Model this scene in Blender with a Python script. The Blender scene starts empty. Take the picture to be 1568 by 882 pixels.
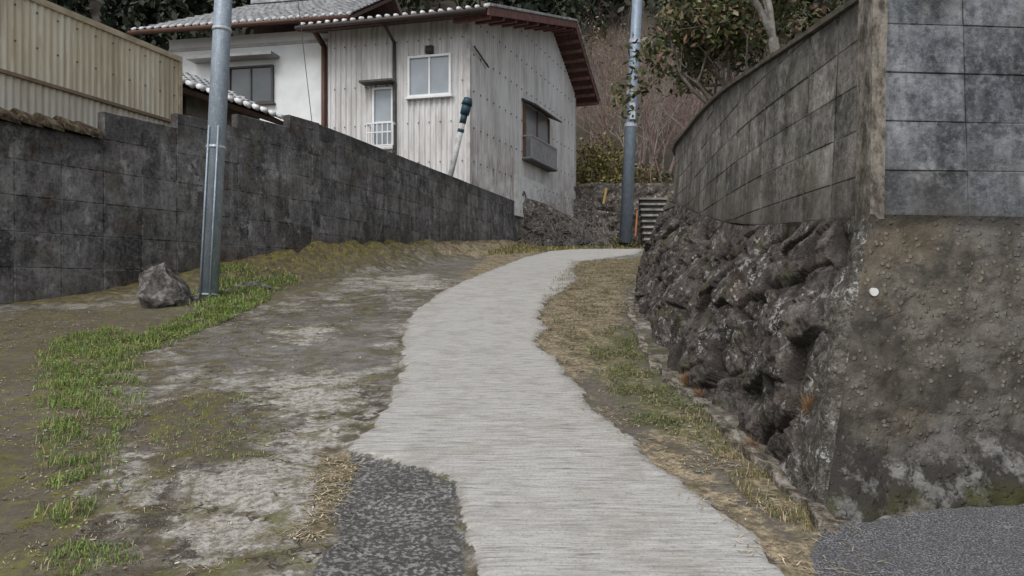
import bpy, math, random
import numpy as np
from mathutils import Vector, noise
random.seed(4); rng=np.random.default_rng(4)
FL=1162.0; CX=784.0; CY=441.0; CZ=1.5
def P(u,v,y): return np.array(((u-CX)/FL*y, y, CZ+(CY-v)/FL*y))
def prof(y):
    y=np.asarray(y,float)
    return np.where(y<12,.13*y,np.where(y<27,1.56+.09*(y-12),2.91+.02*(y-27)))
def G(u,v):
    ys=np.arange(1.0,30,.01)
    g=prof(ys)-(CZ+(CY-v)/FL*ys)
    i=np.argmax(g>=0) if (g>=0).any() else int(np.argmax(g))
    y=ys[i]
    return ((u-CX)/FL*y,y)
def GP(pts): return [G(u,v) for u,v in pts]
def sdf(poly,X,Y):
    d=np.full(X.shape,1e9); ins=np.zeros(X.shape,bool); n=len(poly)
    for i in range(n):
        x0,y0=poly[i]; x1,y1=poly[(i+1)%n]
        ex,ey=x1-x0,y1-y0; L=ex*ex+ey*ey+1e-12
        t=np.clip(((X-x0)*ex+(Y-y0)*ey)/L,0,1)
        d=np.minimum(d,np.hypot(X-x0-t*ex,Y-y0-t*ey))
        c=(y0>Y)!=(y1>Y)
        if y0!=y1: ins^=c&(X<(x1-x0)*(Y-y0)/(y1-y0)+x0)
    return np.where(ins,d,-d)
# ---------- mesh helpers
def mk(name,V,Fc,mat,parent=None,smooth=False,cols=None,attrs=None):
    me=bpy.data.meshes.new(name)
    V=np.asarray(V,float)
    me.from_pydata(V.tolist(),[],Fc.tolist() if isinstance(Fc,np.ndarray) else Fc)
    if smooth: me.polygons.foreach_set('use_smooth',[True]*len(me.polygons))
    if cols is not None:
        a=me.color_attributes.new('Col','FLOAT_COLOR','POINT')
        c=np.ones((len(V),4)); c[:,:3]=cols; a.data.foreach_set('color',c.ravel())
    if attrs:
        for k,val in attrs.items():
            a=me.attributes.new(k,'FLOAT','POINT'); a.data.foreach_set('value',np.asarray(val,float).ravel())
    me.materials.append(mat); me.update()
    o=bpy.data.objects.new(name,me); bpy.context.scene.collection.objects.link(o)
    if parent: o.parent=parent
    return o
def empty(name):
    o=bpy.data.objects.new(name,None); bpy.context.scene.collection.objects.link(o); return o
class MB:
    def __init__(s): s.V=[]; s.F=[]
    def box8(s,c):
        b=len(s.V); s.V+= [list(p) for p in c]
        for f in ((0,3,2,1),(4,5,6,7),(0,1,5,4),(1,2,6,5),(2,3,7,6),(3,0,4,7)): s.F.append([b+i for i in f])
    def fbox(s,fr,a0,a1,z0,z1,n0,n1):
        O,d,n=fr
        pt=lambda a,nn,z:(O[0]+d[0]*a+n[0]*nn,O[1]+d[1]*a+n[1]*nn,z)
        s.box8([pt(a0,n0,z0),pt(a1,n0,z0),pt(a1,n1,z0),pt(a0,n1,z0),pt(a0,n0,z1),pt(a1,n0,z1),pt(a1,n1,z1),pt(a0,n1,z1)])
    def tube(s,p0,p1,r0,r1,n=8,cap=True):
        p0=Vector(p0);p1=Vector(p1);d=(p1-p0)
        if d.length<1e-6: return
        d.normalize(); a=d.orthogonal().normalized(); c=d.cross(a); b=len(s.V)
        for p,r in((p0,r0),(p1,r1)):
            for i in range(n):
                t=2*math.pi*i/n; s.V.append(list(p+a*math.cos(t)*r+c*math.sin(t)*r))
        for i in range(n): s.F.append([b+i,b+(i+1)%n,b+n+(i+1)%n,b+n+i])
        if cap: s.F.append([b+n-1-i for i in range(n)]); s.F.append([b+n+i for i in range(n)])
    def make(s,name,mat,parent=None,smooth=False): return mk(name,s.V,s.F,mat,parent,smooth)
# ---------- material helper
GAIN=1.25
class NT:
    def __init__(s,name,rough=.9,spec=.3,metal=0):
        s.m=bpy.data.materials.new(name); s.m.use_nodes=True; s.t=s.m.node_tree
        s.b=s.t.nodes['Principled BSDF']; s.b.inputs['Roughness'].default_value=rough
        s.b.inputs['Specular IOR Level'].default_value=spec; s.b.inputs['Metallic'].default_value=metal
        s.tc=s.t.nodes.new('ShaderNodeTexCoord').outputs['Object']
    def setin(s,sock,v):
        if isinstance(v,bpy.types.NodeSocket): s.t.links.new(v,sock)
        elif v is not None:
            if hasattr(sock.default_value,'__len__') and not hasattr(v,'__len__'): v=(v,)*len(sock.default_value)
            if sock.type=='RGBA' and len(v)==3: v=(*v,1)
            sock.default_value=v
    def vec(s,sx,sy,sz):
        n=s.t.nodes.new('ShaderNodeMapping'); n.inputs['Scale'].default_value=(sx,sy,sz); s.t.links.new(s.tc,n.inputs['Vector']); return n.outputs[0]
    def noise(s,scale,detail=5,vec=None,rough=.6,dist=0):
        detail=min(detail,4)
        n=s.t.nodes.new('ShaderNodeTexNoise'); s.t.links.new(vec or s.tc,n.inputs['Vector'])
        n.inputs['Scale'].default_value=scale;n.inputs['Detail'].default_value=detail;n.inputs['Roughness'].default_value=rough;n.inputs['Distortion'].default_value=dist
        return n.outputs['Fac']
    def vor(s,scale,feat='F1',vec=None,out='Distance',rnd=1):
        n=s.t.nodes.new('ShaderNodeTexVoronoi'); n.feature=feat; s.t.links.new(vec or s.tc,n.inputs['Vector'])
        n.inputs['Scale'].default_value=scale; n.inputs['Randomness'].default_value=rnd; return n.outputs[out]
    def ramp(s,f,st):
        n=s.t.nodes.new('ShaderNodeValToRGB'); s.t.links.new(f,n.inputs[0]); e=n.color_ramp.elements
        while len(e)<len(st): e.new(.5)
        for i,(p,c) in enumerate(sorted(st,key=lambda q:q[0])):
            e[i].position=p
            if not hasattr(c,'__len__'): c=(c,c,c)
            e[i].color=(*c,1)
        return n.outputs[0]
    def step(s,f,a,b): return s.ramp(f,[(a,0),(b,1)]) if a<b else s.ramp(f,[(b,1),(a,0)])
    def mix(s,f,a,b,bt='MIX'):
        n=s.t.nodes.new('ShaderNodeMix'); n.data_type='RGBA'; n.blend_type=bt
        s.setin(n.inputs[0],f); s.setin(n.inputs[6],a); s.setin(n.inputs[7],b); return n.outputs[2]
    def math(s,op,a,b=None,clamp=False):
        n=s.t.nodes.new('ShaderNodeMath'); n.operation=op; n.use_clamp=clamp; s.setin(n.inputs[0],a)
        if b is not None: s.setin(n.inputs[1],b)
        return n.outputs[0]
    def attr(s,name,out='Fac'):
        n=s.t.nodes.new('ShaderNodeAttribute'); n.attribute_name=name; return n.outputs[out]
    def sep(s,k):
        n=s.t.nodes.new('ShaderNodeSeparateXYZ'); s.t.links.new(s.tc,n.inputs[0]); return n.outputs[k]
    def col(s,c,gain=None):
        g=gain or GAIN; s.setin(s.b.inputs['Base Color'],s.mix(1.0,c,(g,g,g),'MULTIPLY')); return s
    def bump(s,h,st=.5,d=.02):
        n=s.t.nodes.new('ShaderNodeBump'); n.inputs['Strength'].default_value=st;n.inputs['Distance'].default_value=d
        s.setin(n.inputs['Height'],h); s.t.links.new(n.outputs[0],s.b.inputs['Normal']); return s
def simple(name,c,rough=.8,var=.25,scale=8,bump=.2,metal=0,spec=.3):
    m=NT(name,rough,spec,metal); n=m.noise(scale,4)
    lo=tuple(x*(1-var) for x in c); hi=tuple(min(1,x*(1+var)) for x in c)
    m.col(m.ramp(n,[(.3,lo),(.7,hi)]),1.12); 
    if bump: m.bump(n,bump,.01)
    return m.m
# ---------- world
W=bpy.data.worlds.new('World'); bpy.context.scene.world=W; W.use_nodes=True
wt=W.node_tree; bg=wt.nodes['Background']; sk=wt.nodes.new('ShaderNodeTexSky'); sk.sky_type='NISHITA'; sk.sun_disc=False
SE,SR=math.radians(52),math.radians(205)
sk.sun_elevation=SE; sk.sun_rotation=SR; sk.dust_density=3
hs=wt.nodes.new('ShaderNodeHueSaturation'); hs.inputs['Saturation'].default_value=.3
wt.links.new(sk.outputs[0],hs.inputs['Color']); wt.links.new(hs.outputs[0],bg.inputs[0]); bg.inputs[1].default_value=.15
sl=bpy.data.lights.new('overcast_sun','SUN'); sl.energy=1.5; sl.angle=math.radians(30); sl.color=(1,.98,.95)
so=bpy.data.objects.new('overcast_sun',sl); bpy.context.scene.collection.objects.link(so)
sd=Vector((math.sin(SR)*math.cos(SE),math.cos(SR)*math.cos(SE),math.sin(SE)))
so.rotation_euler=sd.to_track_quat('Z','Y').to_euler()
cd=bpy.data.cameras.new('camera'); cam=bpy.data.objects.new('camera',cd); bpy.context.scene.collection.objects.link(cam)
cam.location=(0,0,CZ); cam.rotation_euler=(math.radians(90),0,0); cd.lens=36*FL/1568; cd.clip_end=1000; bpy.context.scene.camera=cam
vs=bpy.context.scene.view_settings; vs.view_transform='Standard'; vs.look='None'; vs.exposure=0

# ---------- ground
LW=[(-9.6,3.8),(-6.54,9.7),(-3.8,15),(.26,28.8)]
RP=[(1.95,4.1),(1.98,4.9),(2.02,6.3),(2.16,8),(2.42,10.3),(2.75,12.8),(3.95,15.4),(7,18)]
leftpoly=[(-90,3.0)]+LW+[(1.5,31),(3.4,36.5),(3.4,60),(-90,60)]
rightpoly=RP+[(90,22),(90,4.7),(3.5,4.15)]
strip=GP([(750,1050),(735,960),(722,882),(708,800),(702,745),(655,722),(528,690),(575,655),(600,612),(618,565),(616,520),(632,482),(672,452),(712,432),(745,418),(800,396),(840,386),(880,382),(985,382),(975,390),(890,401),(876,412),(884,430),(858,448),(836,462),(822,490),(840,503),(816,525),(850,555),(880,590),(905,628),(950,662),(1000,712),(1060,755),(1120,797),(1162,840),(1190,882),(1225,960),(1260,1050)])
gravel=GP([(500,722),(528,692),(655,725),(695,745),(704,800),(716,882),(730,980),(430,980),(480,882),(520,830),(510,770)])
light=[GP([(300,725),(400,700),(500,700),(500,765),(470,835),(380,850),(285,875),(270,800)]),
 GP([(170,700),(225,700),(235,770),(180,790)]),GP([(420,505),(500,497),(512,518),(450,530)]),
 GP([(390,590),(480,570),(560,580),(560,620),(420,640)]),GP([(400,680),(470,640),(560,635),(520,690)]),
 GP([(560,425),(660,420),(690,440),(600,445)]),GP([(330,900),(480,850),(500,900),(420,960)])]
darkp=[GP([(620,425),(650,405),(700,390),(775,392),(765,405),(700,425)]),GP([(270,560),(300,510),(470,480),(600,480),(600,560),(500,570)])]
moss=[GP([(-300,480),(0,478),(180,470),(300,440),(330,455),(280,520),(180,600),(120,800),(100,960),(-300,960)]),
 GP([(330,440),(420,400),(470,380),(560,374),(700,380),(640,400),(560,420),(450,455),(380,475)]),
 GP([(180,640),(260,600),(380,640),(330,720),(220,700)])]
dry=[GP([(880,402),(985,395),(975,430),(965,480),(985,560),(1060,640),(1160,720),(1300,830),(1340,960),(1240,960),(1190,882),(1120,797),(1060,755),(1000,712),(930,650),(905,628),(880,590),(816,525),(826,490),(840,458),(884,430)]),
 GP([(500,690),(530,690),(515,760),(500,820),(470,830),(500,760)]),GP([(600,408),(760,380),(850,376),(800,396),(720,430),(700,425),(745,395),(650,400)])]
soil=[GP([(880,590),(905,628),(930,650),(1000,690),(1010,640),(960,590),(900,560)]),GP([(1040,700),(1130,770),(1200,830),(1240,830),(1150,740),(1080,680)]),GP([(960,430),(975,430),(965,480),(985,560),(1060,640),(1000,600),(945,500)])]
greenr=[GP([(900,520),(960,500),(1010,580),(1080,640),(1120,680),(1000,660),(930,600)])]
asph=[GP([(1255,960),(1240,840),(1262,806),(1300,800),(1700,745),(2400,700),(2400,1050),(1260,1050)])]
xs=np.concatenate([-(9+np.geomspace(.05,170,60))[::-1],np.arange(-9,6.01,.034),6.01+np.geomspace(.05,170,60)])
ys=np.concatenate([np.linspace(-12,1.5,24),np.geomspace(1.6,40,560),np.linspace(40.6,280,70)])
X,Y=np.meshgrid(xs,ys); nx,ny=len(xs),len(ys)
Z=prof(np.maximum(Y,-3))
near=(X>-9)&(X<6.1)&(Y>1.5)&(Y<40)
nz=np.zeros(X.shape); ne=np.zeros(X.shape)
for i,j in np.argwhere(near):
    p=Vector((X[i,j],Y[i,j],0)); a1=noise.noise(p*5); a2=noise.noise(p*14); nz[i,j]=noise.noise(p*1.7)*.5+a1*.25+a2*.12; ne[i,j]=noise.noise(p*3)*.6+a1*.7+a2*.5
def dseg(x0,y0,x1,y1):
    ex,ey=x1-x0,y1-y0; t=np.clip(((X-x0)*ex+(Y-y0)*ey)/(ex*ex+ey*ey),0,1)
    return np.hypot(X-x0-t*ex,Y-y0-t*ey),t
dl=np.minimum(dseg(*LW[1],*LW[2])[0],dseg(*LW[2],*LW[3])[0])
bh=np.interp(Y,[9,11,13,15,20,28.8,32],[0,.05,.28,.55,.42,.25,0])
bw=np.interp(Y,[9,15,28],[1.2,1.5,1.3])
t=np.clip(1-dl/bw+nz*.25,0,1); t=t*t*(3-2*t); bankm=t*(bh>0.02)
Z=Z+bh*t*(1+nz*.35)
def msk(polys,w,jit=0):
    m=np.zeros(X.shape)
    for p in polys:
        m=np.maximum(m,np.clip(.5+(sdf(p,X,Y)+ne*jit)/(2*w),0,1))
    return m
wv=.05+.012*np.abs(Y)
sS=sdf(strip,X,Y)+ne*.055
mS=np.clip(.5+sS/(2*wv*.6),0,1)
mG=msk([gravel],wv,.03); mL=msk(light,wv*2.2,.10); mD=msk(darkp,wv*2,.1); mM=msk(moss,wv*3.5,.15); mY=msk(dry,wv*1.2,.06); mGr=msk(greenr,wv*4,.1); mA=msk(asph,wv*.5,.02); mSo=msk(soil,wv*2,.1)
Z=Z+nz*.045*(1-mS*.9)*(1-mA)+ .028*np.clip(mS*3-1,0,1)+ (mM*.02*(nz+.3))
slG=sdf(leftpoly,X,Y); kl=np.clip((slG-.12)/.3,0,1)
Z=Z*(1-kl)+kl*np.interp(Y,[4,13,16,30],[3.0,3.3,4.1,4.6])
srG=sdf(rightpoly,X,Y); kr=np.clip((srG-.05)/.3,0,1)
Z=Z*(1-kr)+kr*(np.interp(Y,[4,13,16,30],[2.75,3.4,3.6,4.0])+nz*.1)
k=np.clip((Y-36.2)/.4,0,1); hill=6.2+np.maximum(Y-36.5,0)*.3+np.maximum(Y-46,0)*.42
Z=Z*(1-k)+k*hill
V=np.stack([X,Y,Z],-1).reshape(-1,3)
ii=np.arange(ny*nx).reshape(ny,nx)
Fg=np.stack([ii[:-1,:-1],ii[:-1,1:],ii[1:,1:],ii[1:,:-1]],-1).reshape(-1,4)
m=NT('ground_mat',.92,.2)
nE=m.noise(5,5,rough=.7); nB=m.noise(2.6,5,rough=.75,dist=.3); nF=m.noise(26,5,rough=.8); nH=m.noise(120,3,rough=.7); nM=m.noise(9,5,rough=.75)
def edge(at,amt=.9,nn=None,lo=.44,hi=.56):
    a=m.math('SUBTRACT',nn or nE,.5); a=m.math('MULTIPLY',a,amt*2); a=m.math('ADD',m.attr(at),a); return m.step(a,lo,hi)
cv=m.t.nodes.new('ShaderNodeVectorMath'); cv.operation='ADD'
nn=m.t.nodes.new('ShaderNodeTexNoise'); m.t.links.new(m.tc,nn.inputs[0]); nn.inputs['Scale'].default_value=1.8; nn.inputs['Detail'].default_value=5; nn.inputs['Roughness'].default_value=.7
sc=m.t.nodes.new('ShaderNodeVectorMath'); sc.operation='SCALE'; m.t.links.new(nn.outputs['Color'],sc.inputs[0]); sc.inputs['Scale'].default_value=.75
m.t.links.new(m.tc,cv.inputs[0]); m.t.links.new(sc.outputs[0],cv.inputs[1])
mp=m.t.nodes.new('ShaderNodeMapping'); mp.inputs['Scale'].default_value=(.7,1.15,0); m.t.links.new(cv.outputs[0],mp.inputs[0])
cr=m.vor(1.0,'DISTANCE_TO_EDGE',mp.outputs[0]); cc0=m.vor(1.0,'F1',mp.outputs[0],'Color')
crg=m.step(nB,.46,.54)
crw=m.math('SUBTRACT',cr,m.math('MULTIPLY',m.math('SUBTRACT',nM,.47),.25)) 
crm=m.ramp(crw,[(.0,1),(.03,0)]); crt=m.math('MULTIPLY',m.ramp(cr,[(.002,1),(.010,0)]),crg)
ov=m.math('ADD',m.math('MULTIPLY',nB,.52),m.math('MULTIPLY',nM,.38)); ov=m.math('ADD',ov,m.math('MULTIPLY',cc0,.12))
old=m.ramp(ov,[(.41,(.05,.042,.033)),(.475,(.115,.102,.085)),(.53,(.19,.178,.158)),(.60,(.30,.288,.262))])
lns=m.noise(1,3,m.vec(3,22,1))
old=m.mix(m.math('MULTIPLY',m.step(lns,.50,.36),.4),old,(.06,.052,.043))
old=m.mix(m.math('MULTIPLY',m.step(nF,.50,.62),.7),old,(.05,.042,.033))
old=m.mix(m.math('MULTIPLY',m.step(nH,.58,.68),.55),old,(.38,.37,.345))
lc=m.mix(m.step(nF,.42,.60),(.38,.365,.335),(.17,.155,.13)); lc=m.mix(m.step(lns,.44,.36),lc,m.mix(.5,lc,(.10,.09,.075)))
c=m.mix(m.math('MULTIPLY',edge('dark',.9),.6),old,m.mix(nF,(.035,.033,.030),(.17,.16,.145)))
c=m.mix(m.math('MULTIPLY',edge('light',1.0,nM,.42,.60),.85),c,lc)
mf=m.math('MULTIPLY',m.step(m.noise(3.3,5,rough=.75),.51,.60),.6); c=m.mix(mf,c,m.mix(nF,(.035,.030,.014),(.13,.11,.05)))
c=m.mix(m.math('MULTIPLY',crm,.7),c,m.mix(m.step(nE,.42,.58),m.mix(nF,(.035,.028,.018),(.13,.10,.065)),m.mix(nF,(.045,.045,.014),(.15,.15,.045))))
c=m.mix(m.math('MULTIPLY',crt,.75),c,(.028,.023,.018))
mo=m.mix(m.step(nM,.49,.63),m.mix(nF,(.028,.022,.016),(.14,.12,.09)),m.mix(nF,(.04,.04,.010),(.17,.16,.04)))
mossm=edge('moss',1.3,m.noise(3.5,5,rough=.8),.42,.60)
c=m.mix(m.math('MULTIPLY',mossm,.88),c,mo)
c=m.mix(m.math('MULTIPLY',m.attr('bank'),.85),c,m.mix(m.step(nM,.46,.6),m.mix(nF,(.025,.018,.012),(.13,.10,.065)),m.mix(nF,(.06,.06,.012),(.24,.21,.04))))
gr=m.noise(44,3,rough=.65); grc=m.mix(m.step(gr,.48,.60),m.mix(nH,(.03,.03,.029),(.09,.088,.085)),m.mix(nM,(.13,.128,.122),(.30,.295,.285))); grc=m.mix(m.math('MULTIPLY',m.step(nE,.48,.62),.5),grc,(.045,.043,.038))
c=m.mix(edge('gravel',.35,nM),c,grc)
dm=edge('dry',.9,nM); dc=m.mix(m.step(nF,.38,.64),(.085,.066,.045),(.36,.30,.20)); dc=m.mix(m.step(m.noise(4.5,5,rough=.7),.47,.6),dc,m.mix(nF,(.035,.03,.02),(.14,.12,.07)))
c=m.mix(m.math('MULTIPLY',dm,.92),c,dc)
c=m.mix(m.math('MULTIPLY',edge('soil',.9,nM),.8),c,m.mix(nF,(.03,.028,.025),(.16,.145,.125)))
c=m.mix(m.math('MULTIPLY',edge('green',.9),.45),c,(.06,.075,.025))
st1=m.noise(1,3,m.vec(4.5,50,1),rough=.6,dist=.2); st2=m.noise(1,3,m.vec(11,120,1),rough=.65); stv=m.math('ADD',m.math('MULTIPLY',st1,.55),m.math('MULTIPLY',st2,.45))
wear=m.step(nE,.38,.60)
sc1=m.mix(wear,m.ramp(stv,[(.34,(.24,.232,.217)),(.47,(.315,.307,.29)),(.60,(.385,.375,.355))]),m.ramp(stv,[(.36,(.14,.134,.124)),(.46,(.29,.283,.267)),(.60,(.41,.40,.38))]))
sc1=m.mix(m.math('MULTIPLY',m.step(m.noise(70,4,rough=.8),.52,.66),.6),sc1,(.13,.123,.113))
sc1=m.mix(m.math('MULTIPLY',m.step(nB,.49,.60),.5),sc1,m.mix(.55,sc1,(.18,.16,.13)))
edgd=m.math('SUBTRACT',1.0,m.step(m.attr('strip'),.55,1.0)); sc1=m.mix(m.math('MULTIPLY',edgd,m.step(nM,.4,.6)),sc1,m.mix(.5,sc1,(.14,.125,.10)))
sm=edge('strip',.5,m.noise(13,5,rough=.75),.47,.53); c=m.mix(sm,c,sc1)
ac=m.mix(m.step(nH,.46,.66),(.045,.045,.048),(.24,.24,.245)); ac=m.mix(m.math('MULTIPLY',m.step(nE,.45,.6),.4),ac,(.07,.07,.07)); c=m.mix(edge('asph',.25),c,ac)
far=m.step(m.math('DIVIDE',m.sep(1),100.0),.37,.40); c=m.mix(far,c,m.mix(m.noise(.5,5),(.02,.018,.012),(.095,.08,.065)))
m.col(c)
hb=m.math('ADD',m.math('MULTIPLY',nF,.7),m.math('MULTIPLY',nH,.25)); hb=m.math('SUBTRACT',hb,m.math('MULTIPLY',crt,.6))
hbS=m.math('ADD',m.math('MULTIPLY',stv,.4),m.math('MULTIPLY',nH,.2))
hm=m.mix(m.attr('strip'),hb,hbS); m.bump(hm,.75,.018)
mk('ground',V,Fg,m.m,smooth=True,attrs=dict(strip=mS,gravel=mG,light=mL,dark=mD,moss=mM,dry=mY,green=mGr,asph=mA,bank=bankm,soil=mSo))
def hz(x,y):
    j=np.clip(np.searchsorted(xs,x),0,nx-1); i=np.clip(np.searchsorted(ys,y),0,ny-1); return Z[i,j]

# ---------- block walls
def block_mat(name,dark,lite,eff,basec,ju=.55,je=.6):
    m=NT(name,.93,.25)
    a=m.noise(1.1,5,rough=.75); s=m.noise(1.0,5,m.vec(4.5,4.5,.6),rough=.7); f=m.noise(22,5,rough=.8); g=m.noise(6,5,rough=.75)
    v=m.math('ADD',m.math('MULTIPLY',a,.40),m.math('MULTIPLY',s,.35)); v=m.math('ADD',v,m.math('MULTIPLY',g,.25)); v=m.math('ADD',v,m.math('MULTIPLY',m.math('SUBTRACT',m.attr('rnd'),.5),.07))
    c=m.ramp(v,[(.40,tuple(x*.4 for x in dark)),(.48,dark),(.58,lite)])
    c=m.mix(m.math('MULTIPLY',m.step(f,.50,.64),.5),c,m.mix(.4,c,eff))
    c=m.mix(m.math('MULTIPLY',m.step(f,.48,.38),.6),c,m.mix(.7,c,(.01,.01,.01)))
    e=m.math('MULTIPLY',m.step(m.noise(1.9,5,m.vec(1,1,.7),rough=.8),.55,.65),m.step(g,.44,.56)); c=m.mix(m.math('MULTIPLY',e,.65),c,eff)
    c=m.mix(m.math('MULTIPLY',m.step(m.noise(1.4,4,m.vec(1,1,1.6)),.52,.66),.4),c,basec)
    c=m.mix(m.math('MULTIPLY',m.math('MULTIPLY',m.step(m.noise(2.2,4,m.vec(1,1,.5)),.54,.66),m.step(f,.4,.6)),.4),c,(.075,.08,.035))
    jd=m.math('MULTIPLY',m.attr('edge'),ju); c=m.mix(jd,c,(.035,.031,.027))
    c=m.mix(m.math('MULTIPLY',m.math('MULTIPLY',m.attr('edge'),m.step(g,.46,.54)),je),c,m.mix(.4,eff,lite))
    bb=m.math('MULTIPLY',m.attr('low'),m.step(m.noise(3,5,rough=.75),.36,.6)); c=m.mix(m.math('MULTIPLY',bb,.85),c,basec)
    tp=m.math('MULTIPLY',m.attr('top'),m.step(s,.36,.58)); c=m.mix(m.math('MULTIPLY',tp,.7),c,tuple(x*.22 for x in dark))
    m.col(c); m.bump(m.math('ADD',m.math('MULTIPLY',f,.8),m.math('MULTIPLY',g,.8)),.8,.014); return m.m
def block_wall(name,pts,zb,zt,z0,ch,cw,side,mat,thick=.15,batter=0,steps=None,parent=None,s_off=0,inset=.006,rec=.012,iv=None):
    iv=iv or inset
    pts=[np.array(p[:2],float) for p in pts]; L=[0]
    for a,b in zip(pts[:-1],pts[1:]): L.append(L[-1]+np.linalg.norm(b-a))
    px=np.array([p[0] for p in pts]); py=np.array([p[1] for p in pts]); tot=L[-1]
    def at(s):
        e=.04; p=np.array((np.interp(s,L,px),np.interp(s,L,py)))
        q0=np.array((np.interp(max(s-e,0),L,px),np.interp(max(s-e,0),L,py))); q1=np.array((np.interp(min(s+e,tot),L,px),np.interp(min(s+e,tot),L,py)))
        d=q1-q0; d/=np.linalg.norm(d); n=np.array((d[1],-d[0]))*side; return p,d,n
    zbf=lambda s:np.interp(s,L,zb); ztf=(lambda s:np.interp(s,L,zt)) if steps is None else steps
    V=[];Fc=[];R=[];E=[];Lo=[];Tp=[]
    cs=[0]; s=-s_off
    while s<tot-.02:
        s+=cw
        if s>.02: cs.append(min(s,tot))
    nrow=int(math.ceil((max(list(zt)+([5.0] if steps else []))-z0)/ch))+1
    def add(s,z,dep,r,e):
        p,d,n=at(s); q=p+n*(dep-batter*(z-z0)+.008*noise.noise(Vector((s*1.3,z*1.3,3)))); V.append((q[0],q[1],z+.006*noise.noise(Vector((s*2,z*5,7))))); R.append(r); E.append(e); Lo.append(np.clip(1-(z-zbf(s))/.45,0,1)); Tp.append(np.clip(1-(ztf(s)-z)/.35,0,1)); return len(V)-1
    for a,b in zip(cs[:-1],cs[1:]):
        mid=(a+b)/2
        za0,za1=zbf(a),zbf(b); ta,tb=(ztf(a),ztf(b)) if steps is None else (ztf(mid),ztf(mid))
        for r in range(nrow):
            lo,hi=z0+r*ch,z0+(r+1)*ch
            l0,h0=np.clip(lo,za0,ta),np.clip(hi,za0,ta); l1,h1=np.clip(lo,za1,tb),np.clip(hi,za1,tb)
            if h0-l0<.02 and h1-l1<.02: continue
            rr=random.random(); dp=random.uniform(-.004,.004); i=inset
            ip0=min(i,(h0-l0)/2); ip1=min(i,(h1-l1)/2)
            jr=lambda: random.uniform(-.002,.002)
            o=[add(a,l0,-rec,rr,1),add(b,l1,-rec,rr,1),add(b,h1,-rec,rr,1),add(a,h0,-rec,rr,1)]
            q=[add(a+iv+jr(),l0+ip0,dp,rr,.5),add(b-iv+jr(),l1+ip1,dp,rr,.5),add(b-iv+jr(),h1-ip1,dp,rr,.5),add(a+iv+jr(),h0-ip0,dp,rr,.5)]
            i2=inset+.012; i3=iv+.014; j0=min(i2,(h0-l0)/2); j1=min(i2,(h1-l1)/2)
            w=[add(a+i3,l0+j0,dp,rr,0),add(b-i3,l1+j1,dp,rr,0),add(b-i3,h1-j1,dp,rr,0),add(a+i3,h0-j0,dp,rr,0)]
            for kk in range(4):
                Fc.append([o[kk],o[(kk+1)%4],q[(kk+1)%4],q[kk]]); Fc.append([q[kk],q[(kk+1)%4],w[(kk+1)%4],w[kk]])
            Fc.append(w)
        A=[add(a,ta,-rec,.5,.2),add(b,tb,-rec,.5,.2),add(b,tb,-thick,.5,0),add(a,ta,-thick,.5,0),add(b,za1,-thick,.5,0),add(a,za0,-thick,.5,0),add(a,za0,-rec,.5,0),add(b,za1,-rec,.5,0)]
        Fc+= [[A[0],A[1],A[2],A[3]],[A[3],A[2],A[4],A[5]],[A[0],A[3],A[5],A[6]],[A[1],A[7],A[4],A[2]]]
    return mk(name,V,Fc,mat,parent,attrs=dict(rnd=R,edge=E,low=Lo,top=Tp))
bmL=block_mat('dark_block_mat',(.092,.088,.088),(.19,.185,.185),(.34,.34,.34),(.055,.035,.02))
bmR=block_mat('grey_block_mat',(.10,.108,.12),(.21,.22,.235),(.42,.43,.44),(.07,.065,.06),.6,.35)
bmR2=block_mat('brown_block_mat',(.105,.098,.088),(.225,.21,.19),(.38,.365,.34),(.055,.045,.035),.6,.35)
L1=math.dist(LW[0],LW[1]); L2=math.dist(LW[1],LW[2])
def lstep(s):
    t=(s-L1)/L2
    if t<.247: return 3.66
    if t<.455: return 4.05
    if t<.66: return 4.28
    if t<.85: return 4.52
    return 4.76
block_wall('block_wall',LW[:3],[.3,1.0,2.2],[3.6]*3,.36,.47,.62,1,bmL,steps=lstep,inset=.009,iv=.012)
block_wall('block_wall',[LW[2],LW[3]],[2.2,3.0],[4.74,4.74],.36,.37,.62,1,bmL,thick=.16,inset=.010,iv=.016)
tm=NT('coping_tile_mat',.85,.3); tn=tm.noise(9,5,rough=.75); tm.col(tm.ramp(tn,[(.38,(.018,.013,.011)),(.48,(.065,.043,.032)),(.56,(.09,.075,.035)),(.66,(.17,.155,.13))])).bump(tn,.9,.03)
b=MB(); d=np.array(LW[1])-np.array(LW[0]); d/=np.linalg.norm(d); n=np.array((d[1],-d[0]))
def lwp(s):
    return (np.array(LW[0])+d*s) if s<L1 else np.array(LW[1])+(np.array(LW[2])-np.array(LW[1]))/L2*(s-L1)
s=0
while s<L1+.247*L2-.3:
    p=lwp(s); q=lwp(s+.30); jj=random.uniform(-.02,.02); js=random.uniform(-.02,.02)
    N=6
    for k in range(N):
        t0=-1+2*k/N; t1=-1+2*(k+1)/N
        def z(t): return 3.68+jj+.12*(1-t*t)
        w0,w1=t0,t1
        a0=p-n*(.06+js)+n*.20*w0; a1=p-n*(.06+js)+n*.20*w1; c0=q-n*.07+n*.165*w0; c1=q-n*.07+n*.165*w1
        b.box8([(a0[0],a0[1],z(w0)-.03),(c0[0],c0[1],z(w0)-.05),(c1[0],c1[1],z(w1)-.05),(a1[0],a1[1],z(w1)-.03),(a0[0],a0[1],z(w0)+.055),(c0[0],c0[1],z(w0)),(c1[0],c1[1],z(w1)),(a1[0],a1[1],z(w1)+.055)])
    s+=.285
b.make('wall_coping_tiles',tm.m)
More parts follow.
